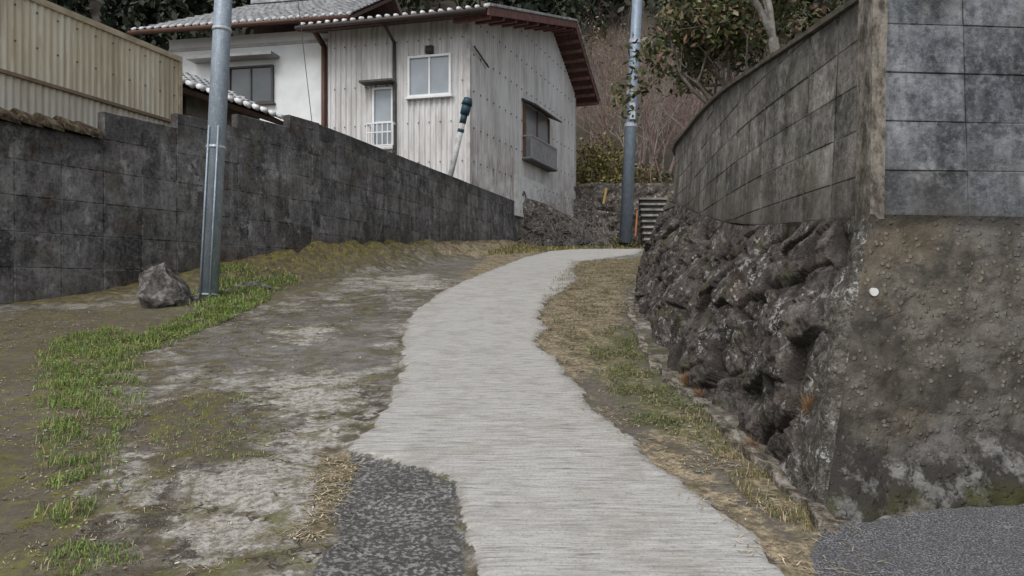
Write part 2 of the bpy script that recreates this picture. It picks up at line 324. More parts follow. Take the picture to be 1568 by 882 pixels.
# ---------- right wall
RF=[(1.915,4.13),(1.925,4.9),(1.96,6.3),(2.1,8),(2.36,10.3),(2.69,12.8),(3.9,15.3),(6.5,17.6)]
def smooth(pts,n=40):
    pts=np.array(pts,float); out=[]
    for i in range(len(pts)-1):
        p0=pts[max(i-1,0)];p1=pts[i];p2=pts[i+1];p3=pts[min(i+2,len(pts)-1)]
        for k in range(n):
            t=k/n; out.append(.5*((2*p1)+(-p0+p2)*t+(2*p0-5*p1+4*p2-p3)*t*t+(-p0+3*p1-3*p2+p3)*t**3))
    out.append(pts[-1]); return np.array(out)
full=np.array([(*p,zb,zt) for p,zb,zt in zip(RF,[1.88,1.93,2.02,2.23,2.57,2.94,3.0,3.1],[3.11,3.17,3.3,3.5,3.68,3.75,3.75,3.75])])
sf=smooth(full,8)
rw=empty('retaining_block_wall')
block_wall('curved_face',sf[:,:2],sf[:,2],sf[:,3],1.86,.262,.46,-1,bmR2,thick=.18,batter=.04,parent=rw,inset=.006,rec=.007,iv=.022)
block_wall('front_face',[(1.93,3.985),(9,4.6)],[1.88,1.80],[3.6,3.6],1.86,.262,.50,1,bmR,thick=.12,batter=.04,parent=rw,s_off=0,inset=.005,rec=.008)
pm=NT('concrete_post_mat',.9); pn=pm.noise(5,5,pm.vec(2,2,1),rough=.8); pm.col(pm.ramp(pn,[(.40,(.05,.043,.034)),(.5,(.12,.108,.09)),(.6,(.20,.182,.155))])).bump(pn,.8,.02)
b=MB(); NN=16
for k in range(NN):
    t0,t1=k/NN,(k+1)/NN
    def ring(t):
        z=1.86+1.84*t; o=.05*t; j=.005*noise.noise(Vector((0,0,z*5))); return [(1.865+o+j,3.955+o*.9+j,z),(1.94+o,3.955+o*.9+j,z),(1.94+o,4.125+o*.9,z),(1.865+o+j,4.125+o*.9,z)]
    b.box8(ring(t0)+ring(t1))
b.make('corner_post',pm.m,rw)
b=MB(); 
for i in range(len(sf)-1):
    p,q=sf[i],sf[i+1]; dd=q[:2]-p[:2]; dd/=np.linalg.norm(dd); nn=np.array((-dd[1],dd[0]))
    sh=-nn*.06; z0=.012*noise.noise(Vector((p[0],p[1],0))*2.5)
    a0=p[:2]+nn*.03+sh;a1=p[:2]-nn*.17+sh;c0=q[:2]+nn*.03+sh;c1=q[:2]-nn*.17+sh
    b.box8([(*a0,p[3]+.003),(*c0,q[3]+.003),(*c1,q[3]+.003),(*a1,p[3]+.003),(*a0,p[3]+.035+z0),(*c0,q[3]+.035+z0),(*c1,q[3]+.035+z0),(*a1,p[3]+.035+z0)])
b.make('coping',simple('coping_mat',(.085,.075,.06),.9,.5,10,.5),rw)
def rockd(p,sc,st=(1,1,1)):
    q=Vector((p.x*st[0],p.y*st[1],p.z*st[2]))*sc; q=q+noise.noise_vector(q*.7)*.35
    ds,pt=noise.voronoi(q); c=pt[0]; rv=noise.noise_vector(c*3.71+Vector((5,1,9)))*1.6; o=noise.noise(c*5.3)*1.2
    e=min(1,(ds[1]-ds[0])*5.0)
    return o*.5+(q-c).dot(rv)*.75-(1-e)**2*.3, 1-e
CB=(1.40,3.45); CT=(1.868,3.955)
RB=[(*CB,0),(1.385,3.9,0),(1.40,4.5,0),(1.37,5.5,0),(1.36,6.6,0),(1.46,8.6,0),(1.75,10.8,0),(2.35,13.4,0),(3.6,16,0),(6.2,18.3,0)]
RT=[(*CT,1.885),(1.885,4.3,1.9),(1.90,4.9,1.93),(1.92,5.6,1.97),(1.95,6.6,2.05),(2.105,8.3,2.29),(2.355,10.5,2.62),(2.675,12.8,2.96),(3.88,15.3,3.02),(6.5,17.6,3.1)]
rb=smooth(RB,85); rt=smooth(RT,85); n1=len(rb); n2=150
V=np.zeros((n1,n2,3)); cvv=np.zeros((n1,n2)); cc_=np.zeros((n1,n2))
for i in range(n1):
    b0=Vector(rb[i]); b0.z=float(prof(b0.y))-.10; t0=Vector(rt[i])
    j2=min(i+1,n1-1); j1=max(i-1,0); dd=Vector(rb[j2]-rb[j1]); dd.z=0; dd.normalize(); nn=Vector((-dd.y,dd.x,.3)).normalized()
    fade=min(1,max(0,(i-10)/110))
    for j in range(n2):
        t=j/(n2-1)
        p=b0.lerp(t0,t); bulge=math.sin(math.pi*t)*.06
        w=noise.noise(p*3.1)*.5+noise.noise(p*9)*.25
        fd_=min(1,max(0.06,fade*1.3+w*min(1,fade*4)))
        d1,e1=rockd(p,2.7,(1,.9,1.1)); d2,e2=rockd(p+Vector((3,7,1)),7.0)
        ft=min(1,(1-t)*10)*min(1,t*30)*min(1,i/14)
        dsp=(bulge+(d1*.13+d2*.032+noise.fractal(p*9,.7,2,4)*.022+noise.noise(p*1.5)*.09)*fd_+noise.noise(p*8)*.012)*ft
        p=p+nn*dsp; V[i,j]=p; cvv[i,j]=max(e1**2,e2**2*.4)*fd_; cc_[i,j]=1-fd_
ii=np.arange(n1*n2).reshape(n1,n2); Fr=np.stack([ii[:-1,:-1],ii[:-1,1:],ii[1:,1:],ii[1:,:-1]],-1).reshape(-1,4)
def rockmat(name,gain):
    m=NT(name,.8,.35); a=m.noise(3.5,5,rough=.75); f=m.noise(30,5,rough=.8); g=m.noise(9,5,rough=.8)
    c=m.ramp(m.math('ADD',m.math('MULTIPLY',a,.6),m.math('MULTIPLY',g,.4)),[(.40,(.020,.016,.014)),(.48,(.056,.047,.041)),(.55,(.11,.095,.085)),(.63,(.20,.185,.168))])
    c=m.mix(m.math('MULTIPLY',m.step(f,.52,.62),.5),c,(.17,.15,.135))
    c=m.mix(m.math('MULTIPLY',m.step(m.noise(2.6,5),.54,.66),.45),c,(.09,.058,.04))
    c=m.mix(m.math('MULTIPLY',m.step(m.noise(4.3,5,rough=.7),.53,.64),.55),c,(.085,.088,.035))
    cpc=m.mix(m.step(f,.42,.60),(.05,.045,.038),(.17,.158,.135)); cpc=m.mix(m.math('MULTIPLY',m.step(g,.48,.58),.6),cpc,(.045,.04,.034)); c=m.mix(m.step(m.attr('conc'),.3,.6),c,cpc)
    li=m.math('MULTIPLY',m.step(m.noise(8,5,rough=.85),.56,.62),m.step(m.noise(1.7,4),.40,.54)); c=m.mix(m.math('MULTIPLY',li,.85),c,(.42,.42,.40))
    c=m.mix(m.math('MULTIPLY',m.attr('crev'),.8),c,(.016,.012,.010))
    m.col(c,gain); m.bump(m.math('ADD',f,m.math('MULTIPLY',g,1.8)),1,.03); return m.m
rockm=rockmat('rock_mat',1.1); rockf=rockmat('mossy_stone_mat',1.8)
mk('rock_retaining_base',V.reshape(-1,3),Fr,rockm,smooth=True,attrs=dict(crev=cvv,conc=cc_))
n1,n2=240,120; V=np.zeros((n1,n2,3)); tv=np.zeros((n1,n2))
for i in range(n1):
    s=(i/(n1-1))**1.5*7.5
    for j in range(n2):
        t=j/(n2-1)
        bx,by=CB[0]+s,CB[1]+.26*s; tx,ty=CT[0]+s*.95,CT[1]+s*.06
        z0=float(prof(by))-.10; z1=1.885-.01*s
        x=bx+(tx-bx)*t; y=by+(ty-by)*t; z=z0+(z1-z0)*t
        p=Vector((x,y,z)); tw=t+.05*noise.noise(Vector((x*3,0,1)))
        toe=.10*max(0,1-tw/.24)**.4; e=min(1,i/22)**.7
        dy=toe*(1-.5*noise.noise(p*3))+.04*noise.noise(p*2.2)+.022*noise.fractal(p*9,.8,2,3)
        dy=dy*min(1,(1-t)*25)
        V[i,j]=(x,y-dy*e,z); tv[i,j]=t
ii=np.arange(n1*n2).reshape(n1,n2); Fr=np.stack([ii[:-1,:-1],ii[1:,:-1],ii[1:,1:],ii[:-1,1:]],-1).reshape(-1,4)
m=NT('pebble_concrete_mat',.92,.25); f=m.noise(26,5,rough=.8); a=m.noise(2.4,5,rough=.75); pv=m.vor(26,'F1',out='Distance'); pc=m.vor(26,'F1',out='Color')
c=m.ramp(a,[(.38,(.045,.04,.034)),(.5,(.085,.077,.064)),(.62,(.14,.124,.10))])
psel=m.math('MULTIPLY',m.ramp(pv,[(.22,1),(.36,0)]),m.step(m.math('ADD',m.math('MULTIPLY',a,.7),m.math('MULTIPLY',pc,.3)),.40,.50))
c=m.mix(m.math('MULTIPLY',psel,.65),c,m.mix(pc,(.08,.07,.06),(.26,.23,.19)))
c=m.mix(m.math('MULTIPLY',m.step(f,.50,.64),.55),c,(.04,.036,.03))
c=m.mix(m.math('MULTIPLY',m.step(m.noise(1.7,5),.55,.66),.3),c,(.13,.095,.05))
c=m.mix(m.math('MULTIPLY',m.step(m.noise(1.2,5,rough=.7),.49,.60),.55),c,m.mix(f,(.04,.042,.045),(.17,.175,.18)))
wn_=m.noise(6,5,rough=.8); tt_=m.math('ADD',m.attr('tt'),m.math('MULTIPLY',m.math('SUBTRACT',a,.5),.25))
lo=m.ramp(tt_,[(.20,1),(.32,0)]); c=m.mix(m.math('MULTIPLY',lo,.9),c,m.mix(m.step(wn_,.50,.64),(.03,.027,.025),(.17,.165,.16)))
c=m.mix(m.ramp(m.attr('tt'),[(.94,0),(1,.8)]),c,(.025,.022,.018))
lo2=m.ramp(m.attr('tt'),[(.09,.9),(.15,0)]); c=m.mix(m.math('MULTIPLY',lo2,m.step(m.noise(4,5),.4,.6)),c,(.045,.045,.015))
m.col(c); m.bump(m.math('SUBTRACT',m.math('MULTIPLY',f,1.0),m.math('MULTIPLY',psel,-.5)),.9,.02)
mk('concrete_retaining_base',V.reshape(-1,3),Fr,m.m,smooth=True,attrs=dict(tt=tv))
white=simple('white_plastic_mat',(.55,.55,.53),.6,.1,5,0)
p=P(1337,447,3.83); b=MB(); b.tube((p[0],3.815,p[2]),(p[0],3.95,p[2]),.021,.021,20); b.make('drain_cap',white)
b=MB(); kp=smooth([(*G(u,v),0) for u,v in [(966,445),(958,470),(966,510),(985,550),(1020,590),(1062,625),(1110,675),(1165,725),(1215,775),(1250,815)]],20)
for i in range(len(kp)-1):
    p,q=kp[i],kp[i+1]; dd=(q-p)[:2]; L=np.linalg.norm(dd); dd/=L; nn=np.array((dd[1],-dd[0]))
    if nn[0]<0: nn=-nn
    w0=.10; f0=.05*noise.noise(Vector(p)*4); f1=.05*noise.noise(Vector(q)*4)
    hp=float(prof(p[1]))+.035+.05*noise.noise(Vector(p)*5); hq=float(prof(q[1]))+.035+.05*noise.noise(Vector(q)*5)
    pt=lambda c,w,z:(c[0]+nn[0]*w,c[1]+nn[1]*w,z)
    b.box8([pt(p,f0,hp-.15),pt(q,f1,hq-.15),pt(q,w0,hq-.15),pt(p,w0,hp-.15),pt(p,.025+f0,hp),pt(q,.025+f1,hq),pt(q,w0,hq-.01),pt(p,w0,hp-.01)])
km=NT('kerb_mat',.9); kn=km.noise(12,5,rough=.8); km.col(km.ramp(kn,[(.38,(.035,.03,.022)),(.5,(.11,.095,.075)),(.62,(.25,.23,.20))])).bump(kn,1,.03)
b.make('old_kerb',km.m)

# ---------- steel poles
def steel(name,c): 
    m=NT(name,.55,.4,.25); n=m.noise(5,5,m.vec(3,3,1),rough=.7); f=m.noise(40,5)
    cc=m.ramp(n,[(.35,tuple(x*.7 for x in c)),(.65,c)]); cc=m.mix(m.step(f,.58,.70),cc,tuple(min(1,x*1.6) for x in c)); m.col(cc); m.bump(f,.15,.004); return m.m
stm=steel('galvanised_mat',(.31,.365,.42)); bandm=steel('band_mat',(.40,.43,.46))
up=empty('utility_pole'); g=G(318,457); p0=Vector((g[0],g[1],float(hz(*g))-.2)); p1=Vector(P(345,-60,10.7)); dv=(p1-p0)
b=MB(); b.tube(p0,p0+dv*1.6,.128,.112,28); b.make('shaft',stm,up,True)
b=MB()
for v in (47,230,452):
    k=(P(330,v,10.6)[2]-p0.z)/dv.z; c=p0+dv*k; r=.13-.008*k; b.tube(c,c+dv.normalized()*(.045 if v<400 else .02),r+.006,r+.006,28)
b.make('bands',bandm,up,True)
b=MB(); 
for off in (-.06,.07):
    b.tube(p0+dv*.0+Vector((off,-.135,.1)),p0+dv*.52+Vector((off,-.13,0)),.012,.012,8)
b.make('conduits',stm,up,True)
up2=empty('utility_pole'); p0=Vector(P(957,372,32)); p1=Vector(P(982,-120,32)); b=MB(); b.tube(p0,p1,.26,.20,20)
b.make('shaft',steel('blue_grey_mat',(.22,.27,.33)),up2,True)
b=MB(); dv=p1-p0
for k in (.36,.46,.62): b.tube(p0+dv*k,p0+dv*(k+.012),.26,.26,16)
b.fbox((p0+dv*.38,(1,0),(0,-1)),-.12,.12,(p0+dv*.38).z,(p0+dv*.43).z,.2,.34); b.make('fittings',bandm,up2)
gutm=simple('gutter_mat',(.055,.045,.04),.5,.2,5,0)
b=MB(); b.tube(P(924,312,30.5),P(929,288,30.5),.05,.05,10); b.make('guy_wire_guard',simple('yellow_guard_mat',(.33,.24,.09),.6,.15,6,0))
b=MB(); b.tube(P(929,288,30.5),P(975,-60,31.5),.012,.012,6); b.make('guy_wire',gutm)
b=MB(); b.tube(P(973,362,28),P(976,322,28),.035,.035,10); b.make('orange_stake',simple('orange_mat',(.33,.14,.06),.6,.1,5,0))
# ---------- house
house=empty('corrugated_house')
wc=NT('painted_corrugated_mat',.6,.35); wn=wc.noise(1.2,5,wc.vec(2.2,2.2,.35),rough=.7); wf=wc.noise(6,5,wc.vec(3,3,.2),rough=.7); wl_=wc.noise(1.1,4)
z=wc.sep(2); base=wc.ramp(wn,[(.33,(.42,.41,.40)),(.5,(.56,.555,.55)),(.7,(.66,.66,.66))])
base=wc.mix(wc.math('MULTIPLY',wc.step(wf,.52,.66),.3),base,(.30,.27,.25))
lowm=wc.ramp(wc.math('DIVIDE',z,12.0),[(.44,1),(.66,0)])
rs=wc.math('MULTIPLY',wc.math('MULTIPLY',lowm,wc.step(wf,.34,.56)),wc.attr('rust')); rs=wc.math('MULTIPLY',rs,wc.step(wl_,.34,.54))
base=wc.mix(wc.math('MULTIPLY',rs,.75,True),base,(.235,.175,.155))
wc.col(base,1.15); wallm=wc.m
C=np.array((-1.39,24.5)); fd=np.array((-.966,.259)); fn=np.array((-.259,-.966)); sdv=np.array((.355,.935)); sn=np.array((.935,-.355))
FRf=(C,fd,fn); FRs=(C,sdv,sn)
def hit(fr,u,v):
    O,d,n=fr; k=(u-CX)/FL; a=(k*O[1]-O[0])/(d[0]-k*d[1]); y=O[1]+a*d[1]; return a,CZ+(CY-v)/FL*y
def corr(name,fr,a0,a1,zb,ztop,mat,parent,pitch=.19,amp=.022,rust=0,off=0):
    O,d,n=fr; N=int((a1-a0)/pitch*6); aa=np.linspace(a0,a1,N); V=[];R=[]
    for a in aa:
        w=amp*math.tanh(2.2*math.sin(2*math.pi*a/pitch))+off
        rr=rust(a) if callable(rust) else rust
        for zz in (zb,(zb+ztop(a))/2,ztop(a)): V.append((O[0]+d[0]*a+n[0]*w,O[1]+d[1]*a+n[1]*w,zz)); R.append(rr)
    Fc=[]
    for i in range(N-1):
        for j in range(2): Fc.append([i*3+j,(i+1)*3+j,(i+1)*3+j+1,i*3+j+1])
    return mk(name,V,Fc,mat,parent,attrs=dict(rust=R))
LA=hit(FRf,503,100)[0]
SL=12.3
ra=8.7
def gz(a): return np.interp(a,[-1,0,ra,SL,SL+1],[10.04,10.30,12.72,10.75,10.4])
corr('front_cladding',FRf,0,LA,4.3,lambda a:10.25,wallm,house,rust=.2,amp=.028)
corr('side_cladding',FRs,0,SL,4.3,lambda a:gz(a)-.05,wallm,house,rust=lambda a:1.2 if (.1<a<4.2 or a>9) else .5)
screwm=simple('screw_mat',(.10,.09,.085),.6,.2,5,0)
b=MB()
for zz in (5.6,6.9,8.2,9.6):
    a=.2
    while a<LA: b.fbox(FRf,a,a+.035,zz,zz+.04,.02,.045); a+=.38
for zz in (5.6,6.7,7.9,9.1,10.2,11.3):
    a=.3
    while a<SL:
        if zz<gz(a)-.3: b.fbox(FRs,a,a+.05,zz,zz+.045,.02,.045)
        a+=.57
b.make('screws',screwm,house)
trim=simple('trim_mat',(.42,.41,.40),.7,.25,4,.1)
b=MB(); b.fbox(FRf,-.05,.07,4.3,10.2,.0,.05); b.fbox(FRs,-.03,.09,4.3,10.2,.0,.053); b.fbox(FRs,SL-.08,SL+.05,4.3,10.5,-.02,.05); b.make('corner_trim',trim,house)
frame=simple('white_frame_mat',(.66,.67,.68),.4,.08,3,0,spec=.5)
gl=NT('glass_mat',.08,.6); gl.col(gl.mix(gl.noise(.8,3),(.10,.12,.14),(.36,.40,.43))); glm=gl.m
dgl=NT('dark_glass_mat',.12,.6); dgl.col(dgl.mix(dgl.noise(1.0,3),(.03,.035,.04),(.10,.11,.12))); dglm=dgl.m
def window(fr,u0,v0,u1,v1,parent,fm=frame,gm=None,t=.07,nm=1,sill=True,off=0.03,cross=None):
    a0,z1=hit(fr,u0,v0); a1,z0=hit(fr,u1,v1)
    if a0>a1: a0,a1=a1,a0
    b=MB(); b.fbox(fr,a0+t,a1-t,z0+t,z1-t,off-.02,off+.02); b.make('glass',gm or glm,parent)
    b=MB(); b.fbox(fr,a0,a0+t,z0,z1,off-.03,off+.09); b.fbox(fr,a1-t,a1,z0,z1,off-.03,off+.09)
    b.fbox(fr,a0+t,a1-t,z1-t,z1,off-.03,off+.088); b.fbox(fr,a0+t,a1-t,z0,z0+t,off-.03,off+.088)
    for k in range(1,nm+1):
        am=a0+(a1-a0)*k/(nm+1); b.fbox(fr,am-.03,am+.03,z0+t,z1-t,off+.021,off+.06)
    if cross: zc=z0+(z1-z0)*cross; b.fbox(fr,a0+t,a1-t,zc-.03,zc+.03,off+.021,off+.058)
    if sill: b.fbox(fr,a0-.06,a1+.06,z0-.06,z0-.002,off-.03,off+.14)
    b.make('window_frame',fm,parent); return a0,a1,z0,z1
window(FRf,626,88,692,146,house)
a0,a1,z0,z1=window(FRf,572,136,604,226,house,cross=.42,nm=0)
darkm=simple('dark_hood_mat',(.07,.065,.06),.6,.3,6,.1)
b=MB(); b.fbox(FRf,a0-.1,a1+.3,z1+.1,z1+.17,0.03,.5); b.fbox(FRf,a0-.1,a0-.02,z0-.2,z1+.099,0.03,.2); b.make('window_hood',darkm,house)
b=MB(); zr=z0+.75
for zz in (z0+.02,zr-.3,zr): b.fbox(FRf,a0-.1,a1+.12,zz,zz+.04,.3,.34)
for k in range(6): aa=a0-.1+(a1-a0+.18)*k/5; b.fbox(FRf,aa,aa+.03,z0+.02,zr,.305,.335)
b.fbox(FRf,a0-.1,a0-.06,zr-.04,zr+.035,0.03,.3); b.fbox(FRf,a1+.08,a1+.12,zr-.04,zr+.035,.03,.3); b.make('window_rail',frame,house)
a0,_=hit(FRs,800,190); a1,_=hit(FRs,838,190); _,zt=hit(FRs,797,152); _,zb_=hit(FRs,797,238)
b=MB(); b.fbox(FRs,a0+.1,a1-.1,zb_,zt-.1,.01,.06); b.make('side_window_glass',glm,house)
b=MB(); b.fbox(FRs,a0,a0+.1,zb_,zt-.1,.01,.12); b.fbox(FRs,a1-.1,a1,zb_,zt-.1,.01,.12); b.fbox(FRs,(a0+a1)/2-.04,(a0+a1)/2+.04,zb_,zt-.1,.061,.10); b.make('side_window_frame',simple('wood_frame_mat',(.16,.09,.06),.7,.3,5,0),house)
def fp(fr,a,n,z): O,d,nv=fr; return (O[0]+d[0]*a+nv[0]*n,O[1]+d[1]*a+nv[1]*n,z)
b=MB(); A=a0-.15; B=a1+.15
b.box8([fp(FRs,A,.02,zt),fp(FRs,B,.02,zt),fp(FRs,B,.6,zt-.26),fp(FRs,A,.6,zt-.26),fp(FRs,A,.02,zt+.08),fp(FRs,B,.02,zt+.08),fp(FRs,B,.6,zt-.2),fp(FRs,A,.6,zt-.2)])
b.make('side_hood',darkm,house)
b=MB(); zr0=zb_-.1; zr1=zb_+.75
for zz in (zr0,zr1): b.fbox(FRs,a0-.1,a1+.1,zz,zz+.06,.36,.41)
for k in range(20): aa=a0-.1+(a1-a0+.16)*k/19; b.fbox(FRs,aa,aa+.035,zr0,zr1,.365,.405)
for aa in (a0-.1,a1+.05): b.fbox(FRs,aa,aa+.05,zr1-.01,zr1+.05,.02,.36); b.fbox(FRs,aa,aa+.05,zr0,zr0+.06,.02,.36)
b.make('balcony_rail',simple('rail_mat',(.30,.30,.31),.5,.2,5,0),house)
b=MB(); b.fbox(FRs,a0-.1,a1+.1,zr0-.06,zr0-.002,.02,.42); b.make('balcony_floor',darkm,house)
b=MB(); b.fbox(FRs,4.0,7.2,4.2,5.75,.03,.14); b.make('foundation_panel',simple('white_wall_mat',(.6,.6,.59),.8,.2,3,.1),house)
# roofs
rt_=NT('kawara_tile_mat',.4,.5); rn=rt_.noise(3,5,rough=.7); rt_.col(rt_.ramp(rn,[(.35,(.16,.165,.17)),(.55,(.30,.305,.31)),(.72,(.52,.52,.52))]),1.1); tilem=rt_.m
red=simple('red_brown_trim_mat',(.15,.075,.065),.7,.4,5,.2); brown=simple('brown_soffit_mat',(.075,.045,.035),.8,.4,6,.2); lightend=simple('tile_end_mat',(.6,.6,.6),.6,.4,6,.1)
def roof(e0,e1,r1,r0,parent,pitch=.30,row=.34,ends=True,sof=brown):
    e0,e1,r1,r0=[np.array(p,float) for p in (e0,e1,r1,r0)]
    W=np.linalg.norm(e1-e0); H=np.linalg.norm(r0-e0); nc=int(W/pitch)*6; nr=int(H/row); V=[]
    nv=np.cross(e1-e0,r0-e0); nv/=np.linalg.norm(nv); nv*= np.sign(nv[2])
    rows=[]
    for r in range(nr): rows+= [(r/nr,.05),((r+.97)/nr,.0)]
    for (tv,o) in rows:
        for i in range(nc+1):
            s=i/nc; p=(e0*(1-s)+e1*s)*(1-tv)+(r0*(1-s)+r1*s)*tv
            ph=(i%6)/6*2*math.pi; V.append(p+nv*(o+.035*math.cos(ph)+.05+.012*noise.noise(Vector(p)*1.5)))
    Fc=[]
    for j in range(len(rows)-1):
        for i in range(nc): q=j*(nc+1)+i; Fc.append([q,q+1,q+nc+2,q+nc+1])
    mk('roof_tiles',V,Fc,tilem,parent)
    b=MB(); b.box8([*(p-nv*.10 for p in (e0,e1,r1,r0)),*(p+nv*.0 for p in (e0,e1,r1,r0))]); b.make('roof_deck',sof,parent)
    if ends:
        b=MB(); up=(e0-r0)/H
        for i in range(int(W/pitch)+1):
            p=e0+(e1-e0)*min(1,i*pitch/W)+nv*(.11+random.uniform(-.01,.01)); b.tube(p+up*.06,p-up*.1,.06,.06,10)
        b.make('tile_ends',lightend,parent,True)
vf=np.array((-.775,23.3,10.04)); vb=np.array((4.13,36.5,10.48)); vr=vf+(vb-vf)*.709; vr[2]=12.85
fl=np.array((fd[0],fd[1],0))*(LA+1.5)
roof(vf,vf+fl,vr+fl,vr,house); roof(vb,vb+fl,vr+fl,vr,house)
b=MB()
def beam(p,q,w,h,dz=0):
    p=np.array(p,float);q=np.array(q,float);d=q-p; s=np.cross(d,(0,0,1.)); s/=np.linalg.norm(s); s*=w/2; u=np.array((0,0,h)); z=np.array((0,0,dz))
    b.box8([p-s+z,q-s+z,q+s+z,p+s+z,p-s+z+u,q-s+z+u,q+s+z+u,p+s+z+u])
so3=np.array((sn[0],sn[1],0))*.04
beam(vf+so3,vr+so3,.05,.26,-.16); beam(vr+so3,vb+so3,.05,.26,-.16); b.make('verge_board',red,house)
b=MB(); 
for k in np.linspace(.03,.97,9):
    q=vf+(vr-vf)*k; beam(q-np.array((sn[0],sn[1],0))*1.25,q,.12,.14,-.26)
    q=vr+(vb-vr)*k; beam(q-np.array((sn[0],sn[1],0))*1.25,q,.12,.14,-.26)
b.make('purlins',red,house)
b=MB(); 
for i in range(46):
    t=i/46; p=vf+(vr-vf)*t+np.array((0,0,.12)); q=vf+(vr-vf)*(t+.018)+np.array((0,0,.12)); beam(p,q,.22,.09)
    if i%3==0: pp=vr+(vb-vr)*t+np.array((0,0,.12)); qq=vr+(vb-vr)*(t+.055)+np.array((0,0,.12)); beam(pp,qq,.22,.09)
b.make('verge_tiles',tilem,house)
b=MB()
g0=vf+np.array((fn[0],fn[1],0))*.1; b.tube(g0+(0,0,-.02),g0+fl+(0,0,-.02),.075,.075,8)
a,_=hit(FRf,606,100); O_=fp(FRf,a,.12,4.5); O1=fp(FRf,a,.12,9.6); b.tube(O_,O1,.055,.055,8); b.tube(O1,fp(FRf,a+.05,.9,10.0),.055,.055,8)
b.make('gutter',gutm,house,True)
b=MB(); zc=hit(FRs,790,45)[1]
for rr_ in (.33,.28):
  for k in range(20):
    t0=2*math.pi*k/20;t1=2*math.pi*(k+1)/20
    b.tube(fp(FRs,2.6+rr_*1.3*math.cos(t0),.15,zc+rr_*math.sin(t0)),fp(FRs,2.6+rr_*1.3*math.cos(t1),.15,zc+rr_*math.sin(t1)),.02,.02,6)
b.fbox(FRf,1.2,1.45,9.15,9.4,.03,.15); b.tube(fp(FRs,0.2,.1,9.35),fp(FRs,1.4,.1,9.0),.03,.03,6); b.make('cable_coil',gutm,house,True)
# left wing
wing=empty('plaster_house')
wl=np.array(P(200,0,27))[:2]; wr=np.array(P(492,0,25.6))[:2]; wd=(wl-wr); WL=np.linalg.norm(wd); wd/=WL; wn2=np.array((wd[1],-wd[0])); 
if wn2[1]>0: wn2=-wn2
plm=simple('plaster_mat',(.68,.70,.71),.85,.1,1.5,.05)
FRw=(wr-wn2*.9,wd,wn2); b=MB(); b.fbox(FRw,-.25,WL-.9,4.2,10.55,-.12,0); b.fbox(FRw,WL-1.0,WL-.9,4.2,10.55,-7,-.121); b.make('plaster_wall',plm,wing)
b=MB(); b.fbox(FRw,-.25,WL-.9,10.1,10.2,0.0,.05); b.fbox(FRw,-.25,WL-.9,4.2,6.6,0.003,.03); b.make('wall_band',trim,wing)
ezl=10.58; E0=np.array((*wr,ezl)); E1=np.array((*wl,ezl)); E0=E0+(E0-E1)/WL*1.0; bk=np.array((-wn2[0]*4.4,-wn2[1]*4.4,2.35)); 
roof(E0,E1,E1+bk-np.array((wd[0],wd[1],0))*2.2,E0+bk,wing); bk2=np.array((-wn2[0]*8.8,-wn2[1]*8.8,0)); roof(E0+bk2,E1+bk2,E1+bk-np.array((wd[0],wd[1],0))*2.2,E0+bk,wing,ends=False)
b=MB(); p=E0+bk; q=E1+bk-np.array((wd[0],wd[1],0))*2.2; beam(p+(0,0,.1),q+(0,0,.1),.3,.28); 
for i in range(40): c_=p+(q-p)*i/40+np.array((0,0,.38)); b.tube(c_,c_+(q-p)/40*.85,.13,.12,8)
b.make('roof_ridge',tilem,wing)
b=MB(); g0=E0+np.array((wn2[0],wn2[1],0))*.1; g1=E1+np.array((wn2[0],wn2[1],0))*.1; b.tube(g0+(0,0,-.03),g1+(0,0,-.03),.075,.075,8)
a,_=hit(FRw,499,100); b.tube(fp(FRw,a,.15,4.5),fp(FRw,a,.15,9.9),.1,.1,8); b.tube(fp(FRw,a,.15,9.9),fp(FRw,a+.2,.9,10.5),.1,.1,8); b.make('gutter',simple('brown_pipe_mat',(.10,.05,.035),.5,.2,4,0),wing,True)
dfr=simple('dark_frame_mat',(.06,.055,.05),.5,.2,4,0)
window(FRw,352,104,420,158,wing,fm=dfr,gm=dglm,off=.03)
b=MB(); a0,zz=hit(FRw,300,98); a1,_=hit(FRw,428,98)
b.fbox(FRw,min(a0,a1),max(a0,a1),zz,zz+.10,.0,.6)
b.make('window_canopy',simple('canopy_mat',(.25,.25,.25),.5,.2,4,0),wing)
b=MB(); b.tube(P(455,-10,22),P(478,190,22),.012,.012,6); b.make('service_wire',gutm)
low=empty('tiled_shed')
e0=P(262,128,15.0); e1=P(441,189,18.7); e0[2]=e1[2]=5.55
hv=(e1-e0)/np.linalg.norm(e1-e0); nb=np.array((-hv[1],hv[0],0)); nb=nb if nb[0]<0 else -nb
roof(e0-hv*4,e1,e1+nb*2.6+(0,0,1.25),e0-hv*4+nb*2.6+(0,0,1.25),low)
FRl=((e0+nb*.6)[:2]-hv[:2]*4,hv[:2],-nb[:2]); LL=np.linalg.norm(e1-e0)+4
b=MB(); b.fbox(FRl,0,LL-.3,3.4,5.75,-.1,0); b.fbox(FRl,LL-.4,LL-.3,3.4,5.75,-2.4,-.101); b.make('shed_wall',simple('shed_wall_mat',(.20,.19,.17),.8,.3,4,.1),low)
b=MB(); 
for k in range(10): b.fbox(FRl,.5+k*.9,.56+k*.9,3.4,5.6,0,.03)
b.make('wall_battens',brown,low)
sh=empty('corrugated_shed'); s0=np.array((-8.1,6.35)); s1=np.array((-5.99,13.6)); L=np.linalg.norm(s1-s0); ds=(s1-s0)/L; ns=np.array((ds[1],-ds[0])); FRy=(s0,ds,ns)
ym=NT('yellowed_panel_mat',.55,.4); yn=ym.noise(1.1,5,ym.vec(2,2,.4),rough=.65); yc=ym.ramp(yn,[(.35,(.42,.36,.25)),(.52,(.56,.50,.37)),(.7,(.64,.60,.49))])
